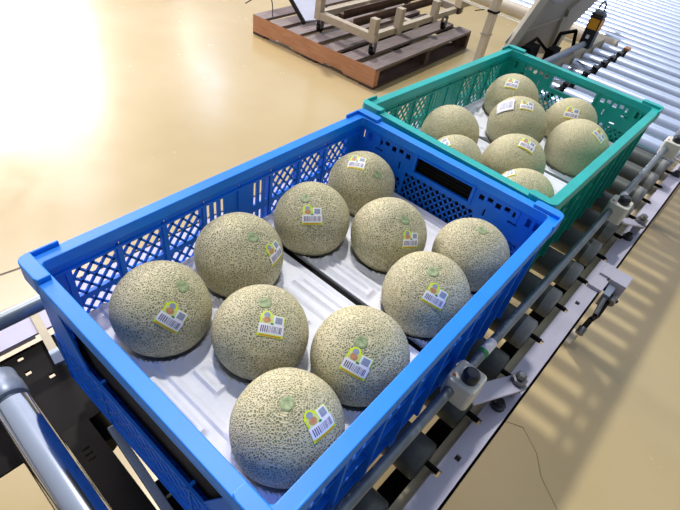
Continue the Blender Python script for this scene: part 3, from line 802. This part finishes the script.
# pale panel leaning on the frame
lp = MB(); lp.bar((2.66, 2.37, PH+.012), (2.93, 2.95, PH+.50), .42, .012, 'white_board', up=(0, -.6, 1)); lp.bar((2.66, 2.37, PH+.014), (2.93, 2.95, PH+.502), .45, .006, 'black', up=(0, -.6, 1))
lpo = MB().bar((-.0, 0, 0), (.16, .78, .42), .26, .014, 'white_board').build('leaning_panel', None, loc=(2.80, 2.42, PH+.03))
tag(lpo, 'pale sheet metal panel with black edge leaning at the left of the trolley', 'panel')
MB().bar((-.135, .0, -.002), (.025, .78, .418), .02, .022, 'black').build('edge_strip', None, lpo)
cb = MB(); pts = []
for k in range(17):
    a = PI*k/16; pts.append((2.60+.22*math.sin(a)*.4+.0, 2.80+.30*(k/16)-.12, PH+.006+.09*math.sin(a)))
tag(cb.path(pts, .004, 8, 'black').build('cable', None), 'thin dark cable arching over the left edge of the pallet', 'cable')

# ------------------------------------------------------------------ floor
fl = MB().box(-9, 20, -9, 24, -.1, 0).build('floor', 'floor'); tag(fl, kind='structure')
M['wall'] = simple('pale wall paint', 'b9b6ac', .7, var=.04, scale=1)
for nm, q in (('wall_back', (-9, 20, 24, 24.2)), ('wall_right', (20, 20.2, -9, 24.2))):
    tag(MB().box(q[0], q[1], q[2], q[3], 0, 6).build(nm, 'wall'), kind='structure')
def ribbon(pts, w, nm, mat, z=.0006):
    mb = MB()
    for a, b in zip(pts, pts[1:]): mb.bar((a[0], a[1], z), (b[0], b[1], z), w, .0008)
    o = mb.build(nm, mat); tag(o, kind='structure'); return o
ribbon([(-3, 1.95), (.161, 1.492), (.9, 1.385)], .008, 'trim_1', 'black_line')
ribbon([(1.02, -.02), (.98, -.10), (1.01, -.17), (.96, -.24), (.90, -.28), (.84, -.36), (.80, -.42)], .0014, 'trim_2', 'crack')

# ------------------------------------------------------------------ light
w = bpy.data.worlds.new('world'); bpy.context.scene.world = w; w.use_nodes = True
nt = w.node_tree; bg = nt.nodes['Background']
tc = nt.nodes.new('ShaderNodeTexCoord'); sx = nt.nodes.new('ShaderNodeSeparateXYZ'); L(nt, tc.outputs['Generated'], sx.inputs[0])
r = ramp(nt, math_node(nt, 'MULTIPLY_ADD', sx.outputs[2], .5, .5), [(.40, (.30, .26, .20, 1)), (.52, (.64, .67, .76, 1)), (.75, (.74, .81, .96, 1)), (1, (.68, .75, .90, 1))])
# the side towards the photographer is darker than the open hall
side = math_node(nt, 'MULTIPLY_ADD', math_node(nt, 'ADD', sx.outputs[0], sx.outputs[1]), .5, .62)
cl = nt.nodes.new('ShaderNodeClamp'); cl.inputs['Min'].default_value = .32; cl.inputs['Max'].default_value = 1.2; L(nt, side, cl.inputs['Value'])
L(nt, r.outputs[0], bg.inputs['Color']); L(nt, math_node(nt, 'MULTIPLY', cl.outputs[0], 1.05), bg.inputs['Strength'])
def vdir(d): return Vector(d).to_track_quat('-Z', 'Y').to_euler()
sun = bpy.data.lights.new('sun', 'SUN'); sun.energy = 2.0; sun.angle = math.radians(3); sun.color = (1, .96, .88)
so = bpy.data.objects.new('sun', sun); col.objects.link(so)
c, s = math.cos(TH), math.sin(TH); d = (-.22, -.35); so.rotation_euler = vdir((d[0]*c-d[1]*s, d[0]*s+d[1]*c, -1))
CAM = Vector((-.0975, -.0765, .4174+Z0))
def mirror_lamp(px, py, H, sx_, sy_, power, color):
    """ceiling lamp whose reflection in the floor is seen around floor point (px, py)"""
    k = 1+H/CAM.z; x, y = CAM.x+(px-CAM.x)*k, CAM.y+(py-CAM.y)*k
    a = bpy.data.lights.new('ceiling_lamp', 'AREA'); a.shape = 'RECTANGLE'; a.size = sx_; a.size_y = sy_; a.energy = power; a.color = color
    o = bpy.data.objects.new('ceiling_lamp', a); col.objects.link(o); o.location = (x, y, H)
    o.rotation_euler = vdir((CAM.x-x, CAM.y-y, -H*.9)); return o
mirror_lamp(.95, 3.55, 4.5, 4.6, 4.2, 2000, (1, .90, .87))
fl_ = bpy.data.lights.new('floor_fill', 'AREA'); fl_.shape = 'SQUARE'; fl_.size = 1.8; fl_.energy = 150; fl_.color = (1, .85, .92)  # added fill light out of view, brightens the floor on the left
fo_ = bpy.data.objects.new('floor_fill', fl_); col.objects.link(fo_); fo_.location = (.7, 4.2, 3.4); fo_.rotation_euler = (0, 0, 0)
mirror_lamp(2.01, 2.89, 5, .35, .5, 12, (1, .98, .92))
mirror_lamp(1.69, 2.26, 5, .7, .7, 26, (.50, .68, 1))
mirror_lamp(.62, 1.79, 5, .6, .5, 16, (.8, .87, 1))

# ------------------------------------------------------------------ camera
cam = bpy.data.cameras.new('camera'); cam.sensor_width = 36; cam.lens = 491.29/680*36; cam.clip_start = .02
co = bpy.data.objects.new('camera', cam); col.objects.link(co); co.location = CAM; co.rotation_euler = (.8172, -.1397, -.859)
bpy.context.scene.camera = co
vs = bpy.context.scene.view_settings; vs.view_transform = 'Standard'; vs.look = 'None'; vs.exposure = 0
